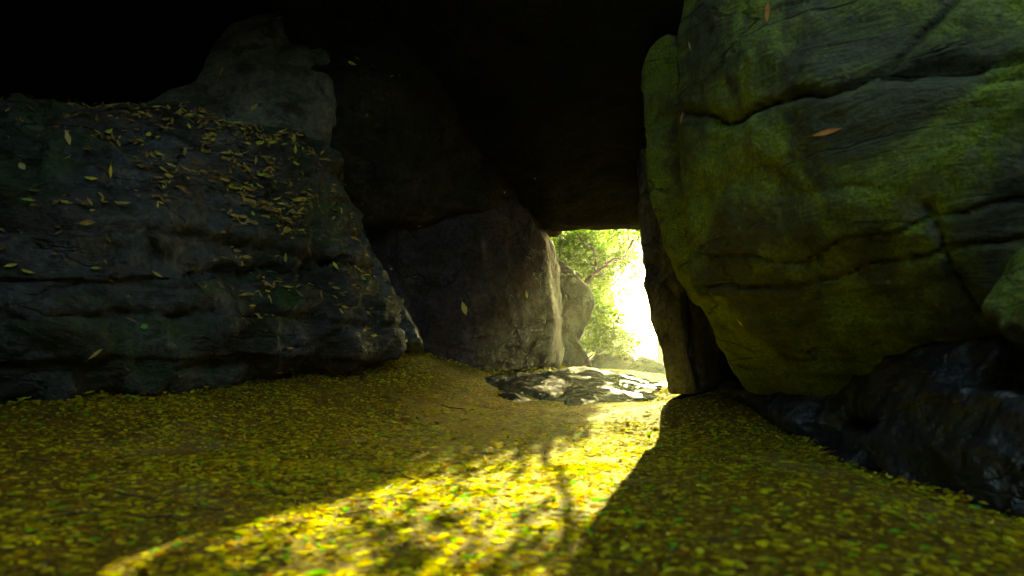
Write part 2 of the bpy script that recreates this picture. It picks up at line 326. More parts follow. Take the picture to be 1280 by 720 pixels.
# ------------------------------------------------------------------ boulders
ROCKS = {}
def laplacian(V, Fq, it, lam=.5):
    E = np.concatenate([Fq[:, [i, (i+1) % Fq.shape[1]]] for i in range(Fq.shape[1])])
    E = np.concatenate([E, E[:, ::-1]]); n = len(V)
    deg = np.bincount(E[:, 0], minlength=n).astype(float)[:, None]
    for _ in range(it):
        S = np.stack([np.bincount(E[:, 0], weights=V[E[:, 1], k], minlength=n) for k in range(3)], 1)
        V = V + lam*(S/np.maximum(deg, 1) - V)
    return V
def get_mesh(me):
    n = len(me.vertices); V = np.zeros(n*3, np.float32); me.vertices.foreach_get('co', V)
    Nn = np.zeros(n*3, np.float32); me.vertices.foreach_get('normal', Nn)
    return V.reshape(-1, 3).astype(float), Nn.reshape(-1, 3).astype(float)
def boulder(name, hulls, mat, voxel, label, cat='boulder', smooth=6, amp=.12, freq=.7, strata=.0, strata_f=5.0, fine=.02, seed=0,
            group=None, cracks=(), tilt=(0, 0), kind=None, facet=.0, coarse_smooth=0, parent=None, chips=0, chipd=(.04, .16)):
    """hulls: list of point lists; each becomes a convex hull, all are fused, rounded and roughened"""
    bm = bmesh.new()
    for pts in hulls:
        b2 = bmesh.new()
        for p in pts: b2.verts.new(p)
        r = bmesh.ops.convex_hull(b2, input=b2.verts)
        bad = [g_ for g_ in set(r['geom_interior'] + r['geom_unused']) if isinstance(g_, bmesh.types.BMVert)]
        bmesh.ops.delete(b2, geom=bad, context='VERTS')
        bmesh.ops.recalc_face_normals(b2, faces=b2.faces)
        tmp = bpy.data.meshes.new('tmp'); b2.to_mesh(tmp); b2.free(); bm.from_mesh(tmp); bpy.data.meshes.remove(tmp)
    me = bpy.data.meshes.new('raw'); bm.to_mesh(me); bm.free()
    o = bpy.data.objects.new('raw', me); col.objects.link(o)
    md = o.modifiers.new('r', 'REMESH'); md.mode = 'VOXEL'; md.voxel_size = voxel; md.adaptivity = 0
    dg = bpy.context.evaluated_depsgraph_get(); ev = bpy.data.meshes.new_from_object(o.evaluated_get(dg))
    bpy.data.objects.remove(o); bpy.data.meshes.remove(me)
    V, _ = get_mesh(ev)
    Fq = np.zeros(len(ev.loops), np.int32); ev.loops.foreach_get('vertex_index', Fq)
    lt = np.zeros(len(ev.polygons), np.int32); ev.polygons.foreach_get('loop_total', lt)
    assert (lt == 4).all(); Fq = Fq.reshape(-1, 4)
    V = laplacian(V, Fq, smooth, .6)
    ev.vertices.foreach_set('co', V.astype(np.float32).ravel()); ev.update(); V, Nn = get_mesh(ev)
    # broken flat faces
    rc = np.random.RandomState(seed+200); cen = V.mean(0)
    for _ in range(chips):
        nv = rc.normal(0, 1, 3); nv[1] -= .7; nv /= np.linalg.norm(nv); pr = (V-cen) @ nv; lim = pr.max()*(1-rc.uniform(*chipd))
        V = V - np.maximum(pr-lim, 0)[:, None]*nv*.93
    ev.vertices.foreach_set('co', V.astype(np.float32).ravel()); ev.update(); V, Nn = get_mesh(ev)
    # large form, then facets, layers, grain
    V = V + Nn*(amp*fbm(V, freq, 3, seed))[:, None]
    if facet: V = V + Nn*(facet*fbm(V, freq*2.2, 3, seed+30, ridge=True))[:, None]
    if strata:
        zz = V[:, 2] + tilt[0]*V[:, 0] + tilt[1]*V[:, 1] + .10*fbm(V, .8, 3, seed+9)
        k = zz*strata_f; f_ = k - np.floor(k); hh = _hash(np.floor(k).astype(np.int64), 0*k.astype(np.int64), 0*k.astype(np.int64), seed)
        h2 = _hash(np.floor(k).astype(np.int64)+1, 0*k.astype(np.int64), 0*k.astype(np.int64), seed)
        s_ = np.clip((f_-.8)/.2, 0, 1); lay = hh*(1-s_) + h2*s_ - .5*np.exp(-((f_-.88)/.07)**2)
        mask = np.clip(.6 + fbm(V, .9, 2, seed+4), .1, 1)
        V = V + Nn*(strata*lay*mask)[:, None]
    ev.vertices.foreach_set('co', V.astype(np.float32).ravel()); ev.update(); V, Nn = get_mesh(ev)
    if cracks:
        bvh = BVHTree.FromPolygons([tuple(v) for v in V], Fq.tolist())
        cut = np.zeros(len(V))
        for ci, (poly, wid, dep) in enumerate(cracks):
            pts = []
            for (ax, ay), (bx_, by_) in zip(poly[:-1], poly[1:]):
                m_ = max(2, int(math.hypot(bx_-ax, by_-ay)/5))
                for i in range(m_):
                    t = i/m_; w_ = wid*(.55 + .6*random.random()) if 0 else wid
                    px = ax+(bx_-ax)*t; py = ay+(by_-ay)*t
                    jit = float(fbm(np.array([[px*.03, ci*7.7, 0]]), 1, 3, 77)[0])*5
                    d = (W(px, py+jit, 5.0) - CAM).normalized()
                    h = bvh.ray_cast(CAM, d)
                    if h[0] is not None:
                        wv = wid*(.75 + .6*float(fbm(np.array([[px*.02, ci*3.1, 9.]]), 1, 2, 5)[0]))
                        pts.append((*h[0], wv))
            if not pts: continue
            pts = np.array(pts)
            lo = pts[:, :3].min(0) - wid*4; hi = pts[:, :3].max(0) + wid*4
            idx = np.where(((V > lo) & (V < hi)).all(1))[0]
            for s in range(0, len(idx), 4000):
                ii = idx[s:s+4000]
                dd = np.sqrt(((V[ii][:, None] - pts[None, :, :3])**2).sum(-1))
                rel = (dd/pts[None, :, 3]).min(1)
                cut[ii] = np.maximum(cut[ii], dep*(.75*np.exp(-(rel*1.5)**2) + .25*np.exp(-rel**2*.4)))
        V = V - Nn*cut[:, None]
    V = V + Nn*(fine*fbm(V, 5.0, 4, seed+50))[:, None]
    V = V + Nn*(fine*.8*np.minimum(0, -.1+fbm(V, 2.3, 4, seed+60, ridge=True)))[:, None]
    out = mesh_from(name, V, Fq, 4, mat); bpy.data.meshes.remove(ev)
    ob = link(name, out, parent); tag(ob, label, cat if not parent else None, group, kind)
    ROCKS[name + (('#%d' % seed) if name in ROCKS else '')] = ob
    return ob
def slabpts(front, back=1.5, shrink=.85, dz=0.0):
    """silhouette points given as (px,py,Y); adds the far side of the rock, at its own depth"""
    a = [W(*p) for p in front]; c = sum(a, Vector())/len(a)
    return a + [Vector((c.x + (p.x-c.x)*shrink, p.y + back, c.z + (p.z-c.z)*shrink + dz)) for p in a]

# right giant mossy boulder
big = [W(*p) for p in [(850, -30, 4.4), (848, 60, 4.5), (862, 140, 4.45), (880, 250, 4.5), (872, 350, 4.8), (895, 430, 5.0), (935, 488, 5.1), (1010, 497, 4.8), (1100, 484, 4.5), (1230, 450, 4.2),
      (1020, -60, 3.6), (1010, 120, 3.45), (1040, 260, 3.5), (1010, 400, 4.1), (1250, 130, 3.0), (1290, 300, 3.1), (1300, -80, 3.2), (1180, 400, 3.7), (1450, 120, 2.7), (1500, 400, 3.0)]]
big += [Vector(p) for p in [(2.0, 6.8, 3.6), (2.2, 7.2, .8), (5.5, 7.5, 3.9), (6, 7.0, .2), (6, 3.0, .2), (5.6, 2.6, 3.9), (3.2, 3.4, 4.3), (1.75, 4.6, 4.0)]]
lobe = [W(*p) for p in [(806, 90, 5.4), (815, 65, 5.4), (835, 45, 5.3), (803, 150, 5.4), (812, 230, 5.4), (830, 300, 5.4), (858, 360, 5.4), (870, 100, 4.9), (880, 200, 4.9), (885, 320, 5.1), (900, 420, 5.4)]]
lobe += [Vector(p) for p in [(1.6, 6.8, 3.1), (1.7, 6.8, 1.2), (3.5, 6.8, 3.1), (3.5, 6.8, .9)]]
cracks = [([(852, 140), (880, 146), (905, 156), (935, 138), (980, 122), (1040, 112), (1100, 96), (1160, 82), (1230, 80), (1290, 72)], .045, .10),
          ([(1060, 110), (1120, 78), (1170, 30), (1200, -5)], .03, .05),
          ([(1235, 96), (1290, 88)], .03, .07),
          ([(868, 322), (920, 320), (960, 326), (1010, 330), (1060, 300), (1120, 290), (1165, 268), (1220, 262), (1290, 245)], .018, .05),
          ([(868, 356), (930, 360), (980, 362), (1040, 352), (1090, 332), (1150, 322), (1220, 305), (1290, 298)], .024, .06),
          ([(1160, 262), (1178, 300), (1192, 340), (1212, 378), (1235, 400)], .03, .06),
          ([(930, 320), (938, 345), (934, 362)], .014, .03),
          ([(905, 440), (960, 436), (1040, 440), (1130, 432), (1200, 428)], .016, .035),
          ([(890, 455), (940, 462), (1000, 474), (1060, 476), (1110, 482)], .03, .06),
          ([(1000, 240), (1060, 232), (1140, 238)], .012, .02)]
boulder('boulder', [big, lobe], M['mossy'], .021, 'giant green mossy boulder with long dark cracks filling the right side', smooth=9, amp=.09, freq=.9, strata=.03, strata_f=2.6, facet=.03, chips=5, chipd=(.02, .06),
        fine=.03, seed=2, cracks=cracks, tilt=(-.10, 0))
# pillar rock left of it
pil = [[W(*p) for p in [(800, 185, 6.9), (799, 285, 6.8), (806, 330, 6.7), (803, 350, 6.7), (812, 385, 6.7), (830, 410, 6.7), (835, 460, 6.7), (838, 492, 6.6), (870, 492, 6.4), (900, 478, 6.5),
       (845, 250, 6.4), (850, 400, 6.35), (892, 300, 6.6), (880, 190, 6.6)]] + [Vector(p) for p in [(1.75, 8.4, 3.0), (2.3, 8.4, .3), (3.0, 8.2, 3.0), (3.0, 8.0, .3), (1.75, 8.6, 1.8)]] + [W(915, 470, 7.6), W(915, 300, 7.6)]]
boulder('leaning_rock', pil, M['pillar'], .022, 'tall grey brown rock slab standing at the right edge of the opening', 'rock', smooth=3, amp=.04, freq=1.3, facet=.03, fine=.02, seed=12,
        cracks=[([(846, 240), (858, 330), (868, 420), (872, 470)], .03, .06), ([(868, 400), (862, 440), (880, 485)], .03, .08)])
# small rocks at the foot of the pillar, right of the opening
# back boulder
bk = [[W(*p) for p in [(452, 285, 8.0), (480, 250, 8.0), (540, 225, 8.2), (630, 240, 8.3), (682, 288, 9.2), (696, 330, 9.6), (700, 400, 9.6), (704, 460, 9.4), (686, 302, 8.6), (690, 380, 8.55), (690, 455, 8.5),
       (630, 466, 8.25), (560, 462, 8.05), (525, 432, 7.9), (498, 380, 7.9), (560, 300, 7.95), (620, 380, 8.05), (600, 300, 8.0)]] + [Vector(p) for p in [(-1.5, 9.8, 2.2), (.3, 10.6, 2.6), (-1.2, 9.8, .2), (.3, 10.6, .2)]]]
boulder('boulder', bk, M['back'], .028, 'large smooth purple grey boulder at the back, left of the opening', smooth=4, amp=.06, freq=1.2, facet=.04, fine=.022, chips=5, chipd=(.02, .07), seed=22,
        cracks=[([(470, 300), (500, 350), (520, 400), (530, 430)], .04, .05), ([(525, 425), (580, 440), (640, 452)], .03, .05)])
sb = [[W(*p) for p in [(676, 300, 10.35), (700, 322, 10.40), (722, 345, 10.40), (738, 362, 10.40), (744, 378, 10.40), (738, 402, 10.40), (722, 432, 10.40), (684, 430, 10.10)]] + [W(692, 322, 11.60), W(722, 354, 11.60), W(736, 378, 11.60), W(720, 425, 11.60), W(700, 430, 11.60)] + [Vector(p) for p in [(-.2, 11.4, 1.6), (-.2, 11.4, .2)]],
      [W(*p) for p in [(684, 412, 10.20), (716, 414, 10.25), (730, 436, 10.20), (740, 456, 10.20), (736, 468, 10.10), (684, 472, 10.00)]] + [W(733, 440, 11.20), W(733, 470, 11.20), W(690, 430, 11.20)]]
boulder('boulder', sb, M['back'], .022, 'smaller rounded rock bulging into the left edge of the bright opening', smooth=7, amp=.05, freq=1.5, fine=.02, seed=25)
# thin rock wedge and dark gap stone between left wall and back boulder
wd_ = [[W(*p) for p in [(430, 300, 6.9), (452, 285, 6.9), (475, 340, 6.85), (505, 395, 6.9), (528, 430, 6.9), (490, 432, 6.8), (450, 400, 6.8), (425, 350, 6.8)]] + [Vector(p) for p in [(-1.9, 8, 1.7), (-1.0, 8, .5), (-1.9, 8, .3)]]]
boulder('rock_wedge', wd_, M['wet'], .025, 'dark leaning rock wedge between the leafy left wall and purple grey boulder', 'rock', smooth=3, amp=.04, freq=1.5, facet=.03, fine=.02, seed=27)
# left wall
lw = [[W(*p) for p in [(-260, 165, 4.4), (0, 168, 4.6), (110, 165, 4.9), (235, 140, 5.6), (330, 168, 5.9), (400, 190, 6.2), (440, 260, 6.5), (452, 330, 6.4), (462, 400, 6.4), (480, 436, 6.3), (350, 452, 5.7), (250, 478, 5.1), (120, 478, 4.7), (-50, 474, 4.1), (-300, 480, 3.4),
       (-260, 300, 3.6), (40, 290, 4.1), (200, 290, 4.7), (330, 330, 5.4), (60, 400, 4.15), (220, 400, 4.8), (400, 330, 6.0)]] + [Vector(p) for p in [(-6, 4, 2.1), (-6, 4, .2), (-5, 9, 2.3), (-2, 9, 1.9), (-1.4, 8, .5), (-5, 9, .2)]]]
boulder('rock_ledge', lw, M['left'], .027, 'long dark layered rock ledge with fallen leaves along the left side', 'rock ledge', smooth=3, amp=.16, freq=1.1, facet=.11, strata=.12, strata_f=3.6, fine=.06, chips=6, chipd=(.02, .07), seed=33,
        cracks=[([(195, 350), (260, 340), (350, 338), (440, 325)], .05, .13), ([(225, 465), (300, 452), (390, 430), (450, 405)], .04, .09), ([(190, 300), (198, 350)], .04, .06), ([(0, 350), (110, 355), (190, 352)], .04, .07)])
# upper pale rock on the ledge
ub = [[W(*p) for p in [(238, 110, 6.3), (262, 62, 6.5), (290, 32, 6.6), (325, 18, 6.7), (385, 20, 6.7), (412, 80, 6.5), (415, 150, 6.4), (380, 180, 6.1), (300, 180, 6.0)]] + [Vector(p) for p in [(-3.2, 8.5, 3.9), (-1.8, 8.5, 4.0), (-3.3, 8.5, 1.8), (-1.6, 8.5, 1.8)]],
      [W(*p) for p in [(110, 170, 5.7), (135, 138, 5.8), (195, 122, 6.0), (250, 98, 6.3), (275, 150, 6.2), (230, 185, 5.8)]] + [Vector(p) for p in [(-4.2, 7.6, 2.5), (-3.0, 8.2, 3.2), (-4.2, 7.6, 1.6), (-3.0, 8.0, 1.6)]]]
boulder('boulder', ub, M['pale'], .03, 'pale grey flat faced boulder leaning above the left rock ledge', smooth=4, amp=.07, freq=1.0, facet=.03, fine=.015, seed=35)
mid = [[W(*p) for p in [(345, -30, 6.6), (400, 70, 6.6), (412, 180, 6.45), (440, 262, 7.2), (500, 262, 8.2), (560, 235, 8.5), (640, 255, 8.8), (698, 292, 9.3), (500, -60, 6.9), (640, -60, 7.2), (470, 100, 6.9), (560, 100, 7.4)]] +
       [Vector(p) for p in [(-2.5, 10, 5.2), (.3, 10, 5.0), (-2.5, 10, 1.6), (.6, 10, 2.3)]]]
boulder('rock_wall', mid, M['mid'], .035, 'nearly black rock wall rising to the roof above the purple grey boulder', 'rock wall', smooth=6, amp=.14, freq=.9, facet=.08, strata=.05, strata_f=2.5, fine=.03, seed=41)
# roof
rf = [[Vector(p) for p in [(-1.2, 3.3, 4.4), (3.2, 3.2, 3.9), (4.5, 3.2, 3.8), (-1.2, 10.5, 3.2), (4.6, 10, 2.4), (-1.2, 3.6, 6.2), (4.5, 3.6, 6.2), (-1.2, 10.5, 6.2), (4.6, 10.5, 5.6)]] +
      [W(640, 262, 9.0), W(700, 291, 9.0), W(760, 288, 9.0), W(830, 288, 9.0), W(660, 150, 6.6), W(790, 180, 7.0)],
      [Vector(p) for p in [(-9, 3.4, 5.1), (-.5, 3.3, 4.7), (-9, 10.5, 4.9), (-.5, 10.5, 4.4), (-9, 3.5, 6.6), (-.5, 3.5, 6.3), (-9, 10.5, 6.6), (-.5, 10.5, 6.3)]]]
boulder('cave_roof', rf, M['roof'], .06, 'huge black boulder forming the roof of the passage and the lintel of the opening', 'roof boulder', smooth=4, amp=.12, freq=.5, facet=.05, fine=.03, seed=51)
# added light blockers: rocks that narrow the daylight to one gap and plug leaks
def light_blocker(pts, lab, seed, vox=.09):
    boulder('boulder', [[Vector(p) for p in pts]], M['roof'], vox, lab, smooth=4, amp=.18, freq=.5, facet=.06, fine=.03, seed=seed)
light_blocker([(-9, -6.5, 3.3), (-9, 3.6, 5.0), (-1.5, 3.5, 4.3), (-1.5, -1.2, 3.3), (-2.2, -6.5, 3.2), (-9, -6.5, 5.8), (-9, 3.6, 6.5), (-1.6, 3.5, 5.8), (-2.2, -6.5, 5.6)], 'unseen dark boulder overhead on the left, added to dim the daylight in the cave', 111)
light_blocker([(-9, -7, -1), (-9, -3.5, -1), (-9, -7, 4), (-9, -3.8, 3.8), (7, -7, -1.4), (7, -3.6, -1.4), (7, -7, 5), (7, -4, 4.6), (0, -2.8, -1), (1, -3.0, 3.4)], 'great unseen boulder behind the viewpoint, added to keep daylight out of the passage', 112)
light_blocker([(-9, -5, -1), (-4.2, -5, -1), (-9, 4.5, -1), (-4.4, 4.0, -1), (-9, -5, 3.8), (-4.6, -5, 3.6), (-9, 4.5, 5.2), (-5.0, 3.8, 5.1), (-3.6, 0, 1)], 'unseen dark side boulder left of the viewpoint, added to shade the chamber', 113)
light_blocker([(4.2, -5, -1.5), (8, -5, -1.5), (5.5, 3.2, -1.5), (8, 3.6, -1.5), (4.0, -5, 4.6), (8, -5, 5), (4.6, 3.0, 4.6), (8, 3.6, 5), (3.4, -1, 2)], 'unseen dark side boulder right of the viewpoint, added to shade the chamber', 114)
light_blocker([(-7, 3.9, 5.6), (6, 3.9, 5.4), (-7, 9, 5.6), (6, 9, 5.2), (-5, 4.2, 9.0), (5, 4.0, 9.2), (-5, 8, 8.6), (5, 8, 8.8)], 'unseen tall boulder on top of the passage roof, added to keep sun out of the gap', 118)
light_blocker([(-6.5, 9.3, -1), (-.5, 9.9, -1), (-6.5, 11.5, -1), (-.5, 11.5, -1), (-6.5, 9.0, 6.9), (.3, 10.2, 6.9), (-6.5, 11.5, 6.9), (.2, 11.4, 6.9), (.1, 10.4, 3.4)], 'dark rock mass outside, behind the left rock ledge, added to plug a sun leak', 119)
light_blocker([(-13, 3, -1), (-5.6, 3.5, -1), (-13, 12, -1), (-3.5, 11, -1), (-13, 3, 6), (-5.6, 3.6, 5.8), (-13, 12, 6), (-3.5, 11, 5.8)], 'black boulder behind the left rock ledge, added to block skylight leaking in', 115)
light_blocker([(2.9, 5.4, -2), (9, 5.2, -2), (2.9, 8, -2), (9, 8.5, -2), (2.9, 5.6, .75), (9, 5.4, 1.0), (2.9, 8, 1.2), (9, 8.5, 1.2)], 'black rock under the giant mossy boulder, added to plug a light leak', 116)
light_blocker([(4.6, 2.2, -2), (9, 2.2, -2), (4.4, 6, -2), (9, 6, -2), (4.7, 2.4, 1.4), (9, 2.4, 1.4), (4.5, 6, 1.2), (9, 6, 1.2)], 'black rock at the right side of the wet hollow, added to plug a light leak', 117)
# dark wet rocks lower right
wr = [
 ([(1128, 480, 3.9), (1150, 440, 3.85), (1185, 418, 3.8), (1235, 400, 3.7), (1290, 390, 3.4), (1330, 520, 3.1), (1260, 560, 3.2), (1180, 550, 3.5), (1140, 530, 3.7), (1200, 480, 3.5)], 1.3, 'tall wet black rock with a blue sheen under the mossy boulder', 61),
 ([(935, 492, 5.2), (1000, 500, 5.0), (1080, 490, 4.7), (1130, 480, 4.3), (1150, 530, 4.0), (1120, 560, 4.0), (1040, 570, 4.3), (980, 540, 4.8)], 1.2, 'low dark rock shelf under the mossy boulder beside the leafy rim', 62),
 ([(1010, 565, 4.5), (1040, 545, 4.4), (1110, 540, 4.1), (1160, 545, 3.9), (1180, 600, 3.6), (1130, 640, 3.6), (1060, 620, 4.0)], .5, 'smooth wet slab with a pale streak on top, beside the leafy rim', 63),
 ([(1200, 640, 3.0), (1190, 600, 3.1), (1225, 560, 3.0), (1250, 510, 2.95), (1290, 480, 2.8), (1380, 480, 2.5), (1380, 700, 2.4), (1260, 690, 2.8), (1260, 570, 2.8)], .8, 'wet black rock cut off by the right edge of the picture', 64),
 ([(1140, 610, 3.9), (1180, 600, 3.7), (1230, 610, 3.6), (1240, 660, 3.5), (1150, 660, 3.7)], .8, 'small glinting black rock in the pit between the wet rocks', 65),
]
for pts, bk_, lab, sd_ in wr:
    boulder('wet_rock', [slabpts(pts, bk_, .9)], M['wet'], .017, lab, 'rock', smooth=2, amp=.05, freq=1.8, facet=.04, fine=.018, chips=16, chipd=(.06, .24), seed=sd_)
mr = [[W(*p) for p in [(1262, 415, 3.1), (1250, 390, 3.15), (1262, 355, 3.1), (1285, 325, 3.05), (1320, 300, 2.95), (1400, 260, 2.7), (1400, 440, 2.5), (1290, 425, 2.9)]] + [Vector(p) for p in [(3.0, 3.9, .6), (3.6, 3.9, .6), (3.6, 3.9, 1.4), (2.9, 3.9, .9)]]]
boulder('mossy_rock', mr, M['brightmoss'], .016, 'rock covered in bright green moss at the right edge, above the wet rocks', 'rock', smooth=3, amp=.05, freq=2.6, facet=.04, fine=.05, seed=71)
# flat slabs in the middle
sl = [
 ([(585, 480, 7.3), (640, 470, 7.6), (720, 462, 7.9), (790, 468, 8.0), (842, 480, 7.7), (838, 500, 6.9), (770, 508, 6.75), (690, 506, 6.75), (620, 494, 6.9), (566, 486, 7.2), (575, 476, 7.5), (700, 480, 7.2)], .5, 'broad flat wet rock slab glinting in front of the opening', 81),
 ([(600, 496, 6.85), (640, 490, 6.9), (665, 500, 6.75), (640, 508, 6.6), (610, 504, 6.7)], .2, 'low grey stone at the left foot of the flat slab', 82),
 ([(705, 500, 6.72), (735, 493, 6.85), (752, 503, 6.7), (735, 511, 6.55), (708, 510, 6.55)], .2, 'small pale stone in front of the flat slab', 83),
 ([(555, 480, 7.0), (568, 472, 7.1), (586, 476, 7.1), (590, 486, 6.95), (570, 488, 6.9)], .15, 'small blue stone left of the flat slab', 84),
 ([(836, 500, 6.5), (860, 490, 6.6), (890, 488, 6.6), (912, 494, 6.5), (900, 502, 6.35), (860, 504, 6.35)], .3, 'flat wet stone under the foot of the leaning rock', 85),
]
for pts, bk_, lab, sd_ in sl:
    pp = [W(*p) for p in pts]
    low = [Vector((p.x, p.y + .05, float(gz(p.x, p.y)[0]) - .12)) for p in pp]
    boulder('flat_stone', [pp + low + [Vector((p.x, p.y + bk_*.6, p.z - .06)) for p in pp]], M['bluestone'] if sd_ == 84 else M['slab'], .016 if sd_ != 81 else .02, lab, 'stone', smooth=3,
            amp=.02 if sd_ != 81 else .05, freq=2.5, facet=.0 if sd_ != 81 else .02, fine=.010 if sd_ != 81 else .016, chips=6, seed=sd_)
# rocks outside
orr = [([(735, 455, 12.2), (750, 444, 12.4), (775, 440, 12.6), (790, 448, 12.6), (800, 462, 12.2), (740, 463, 12.1)], .8, 'low rock just outside the opening, beside its left edge', 91),
       ([(785, 462, 11.6), (805, 446, 11.8), (825, 458, 11.8), (845, 474, 11.4), (790, 476, 11.4)], .8, 'sunlit rock outside the opening, hazy in the glare', 92)]
for pts, bk_, lab, sd_ in orr:
    pp = [W(*p) for p in pts]; low = [Vector((p.x, p.y, -.4)) for p in pp]
    boulder('rock', [pp + low + [Vector((p.x, p.y + bk_, p.z - .1)) for p in pp]], M['left'], .035, lab, 'rock', smooth=3, amp=.06, freq=2, facet=.05, fine=.03, seed=sd_)

# ------------------------------------------------------------------ leaves caught on the rocks
def surf(o):
    return get_mesh(o.data)
def px_of(V):
    d = V - np.array(CAM); c, s = math.cos(PITCH), math.sin(PITCH)
    f = d[:, 1]*c + d[:, 2]*s; u = -d[:, 1]*s + d[:, 2]*c
    return 640 + F*d[:, 0]/f, 360 - F*u/f
def rock_leaves(o, n, L0, L1, name, label, seed, up=1.0, region=None):
    V, Nn = surf(o); rs = np.random.RandomState(seed)
    w = np.clip(Nn[:, 2]*1.6 + .25, .02, 1)**2*up
    cl = fbm(V, 1.6, 3, seed); w = w*np.clip(cl*3 + .25, .02, 1)
    w *= (Nn[:, 1] < .35)
    px, py = px_of(V)
    w *= (px > -120)*(px < 1400)*(py > -60)*(py < 560)
    if region: w *= region(px, py, V)
    idx = rs.choice(len(V), n, p=w/w.sum()); p = V[idx] + rs.normal(0, .012, (n, 3)); nn = Nn[idx]
    ln = rs.uniform(L0, L1, n); wd = ln*rs.uniform(.22, .42, n)
    me = leaf_mesh(name, p, nn, rs.uniform(0, 6.28, n), ln, wd, M['rockleaf'], curl=.35, lift=.012, tilt=.35, seed=seed)
    ob = link(name, me); tag(ob, label, 'leaf litter', kind='stuff'); return ob
ledge = ROCKS['rock_ledge']
rock_leaves(ledge, 5200, .03, .09, 'leaf_litter', 'dry leaves caught on the shelves of the left rock ledge', 101,
            region=lambda px, py, V: .15 + 1.2*np.exp(-((px-250-(py-170)*.6)/110)**2 - ((py-200)/95)**2) + .5*np.exp(-((px-60)/90)**2-((py-280)/80)**2) + .4*np.exp(-((px-360)/60)**2))
rock_leaves(ROCKS['rock_wall'], 420, .04, .10, 'leaf_litter', 'sparse dry leaves clinging to the black rock wall', 103, region=lambda px, py, V: (px < 540)*1.0 + .05)

# leaves and crumbs banked where the floor meets the rocks
def banked(o, n, seed, label, wid=.10):
    V, Nn = surf(o); rs = np.random.RandomState(seed); px, py = px_of(V)
    ok = (V[:, 1] > 1.5) & (px > -150) & (px < 1450) & (py > 380) & (py < 740) & (V[:, 2] < 1.2); V = V[ok]; Nn = Nn[ok]
    zz = gz(V[:, 0], V[:, 1]); k = np.abs(V[:, 2] - zz - .01) < .04; V = V[k]; Nn = Nn[k]; zz = zz[k]
    if len(V) < 20: return
    idx = rs.choice(len(V), n); out = Nn[idx].copy(); out[:, 2] = 0; out /= np.linalg.norm(out, axis=1)[:, None] + 1e-6
    d = np.abs(rs.normal(0, wid, n)); p = V[idx] + out*d[:, None] + rs.normal(0, .02, (n, 3))
    p[:, 2] = gz(p[:, 0], p[:, 1]) + rs.uniform(0, .035, n)*np.clip(1 - d/.15, 0, 1)
    nn = out*.35*np.clip(1 - d/.2, 0, 1)[:, None] + np.array([0, 0, 1.]); ln = rs.uniform(.016, .055, n)
    me = leaf_mesh('leaf_litter', p, nn, rs.uniform(0, 6.28, n), ln, ln*rs.uniform(.35, .7, n), M['litter'], curl=.25, lift=.003, tilt=.25, seed=seed, fold=.3)
    tag(link('leaf_litter', me), label, 'leaf litter', kind='stuff')
banked(ledge, 5200, 201, 'leaves banked along the foot of the left rock ledge')
banked(ROCKS['boulder#22'], 2200, 202, 'leaves banked at the foot of the purple grey boulder')
banked(ROCKS['boulder'], 1500, 203, 'leaves banked under the giant mossy boulder')
for k_, o_ in list(ROCKS.items()):
    if k_.startswith('wet_rock'): banked(o_, 380, 210 + len(k_), 'leaves gathered where the leafy rim meets the wet black rocks', .10)
# fallen twigs
rs = np.random.RandomState(77); tv = []; tf = []
for _ in range(230):
    y_ = 1.3 + 6*rs.rand()**1.3; x_ = rs.uniform(-1, 1)*(.8 + .75*y_); a_ = rs.uniform(0, 6.28); L_ = rs.uniform(.05, .22); n_ = 6
    bend = rs.uniform(-.5, .5); xs = [x_]; ys = [y_]
    for i in range(n_ - 1):
        aa = a_ + bend*i/n_ + rs.normal(0, .12); xs.append(xs[-1] + math.cos(aa)*L_/n_); ys.append(ys[-1] + math.sin(aa)*L_/n_)
    zs = gz(xs, ys) + .004 + .006*rs.rand(); r_ = rs.uniform(.0012, .003)
    for i in range(n_):
        for c_ in range(4):
            tv.append((xs[i] - math.sin(a_)*math.cos(c_*1.571)*r_, ys[i] + math.cos(a_)*math.cos(c_*1.571)*r_, zs[i] + math.sin(c_*1.571)*r_))
    b_ = len(tv) - n_*4
    for i in range(n_-1):
        for c_ in range(4): tf.append((b_+i*4+c_, b_+i*4+(c_+1) % 4, b_+(i+1)*4+(c_+1) % 4, b_+(i+1)*4+c_))
tag(link('twigs', mesh_from('twigs', tv, tf, 4, M['bark'])), 'thin dry twigs scattered over the leafy floor', 'twigs', kind='stuff')

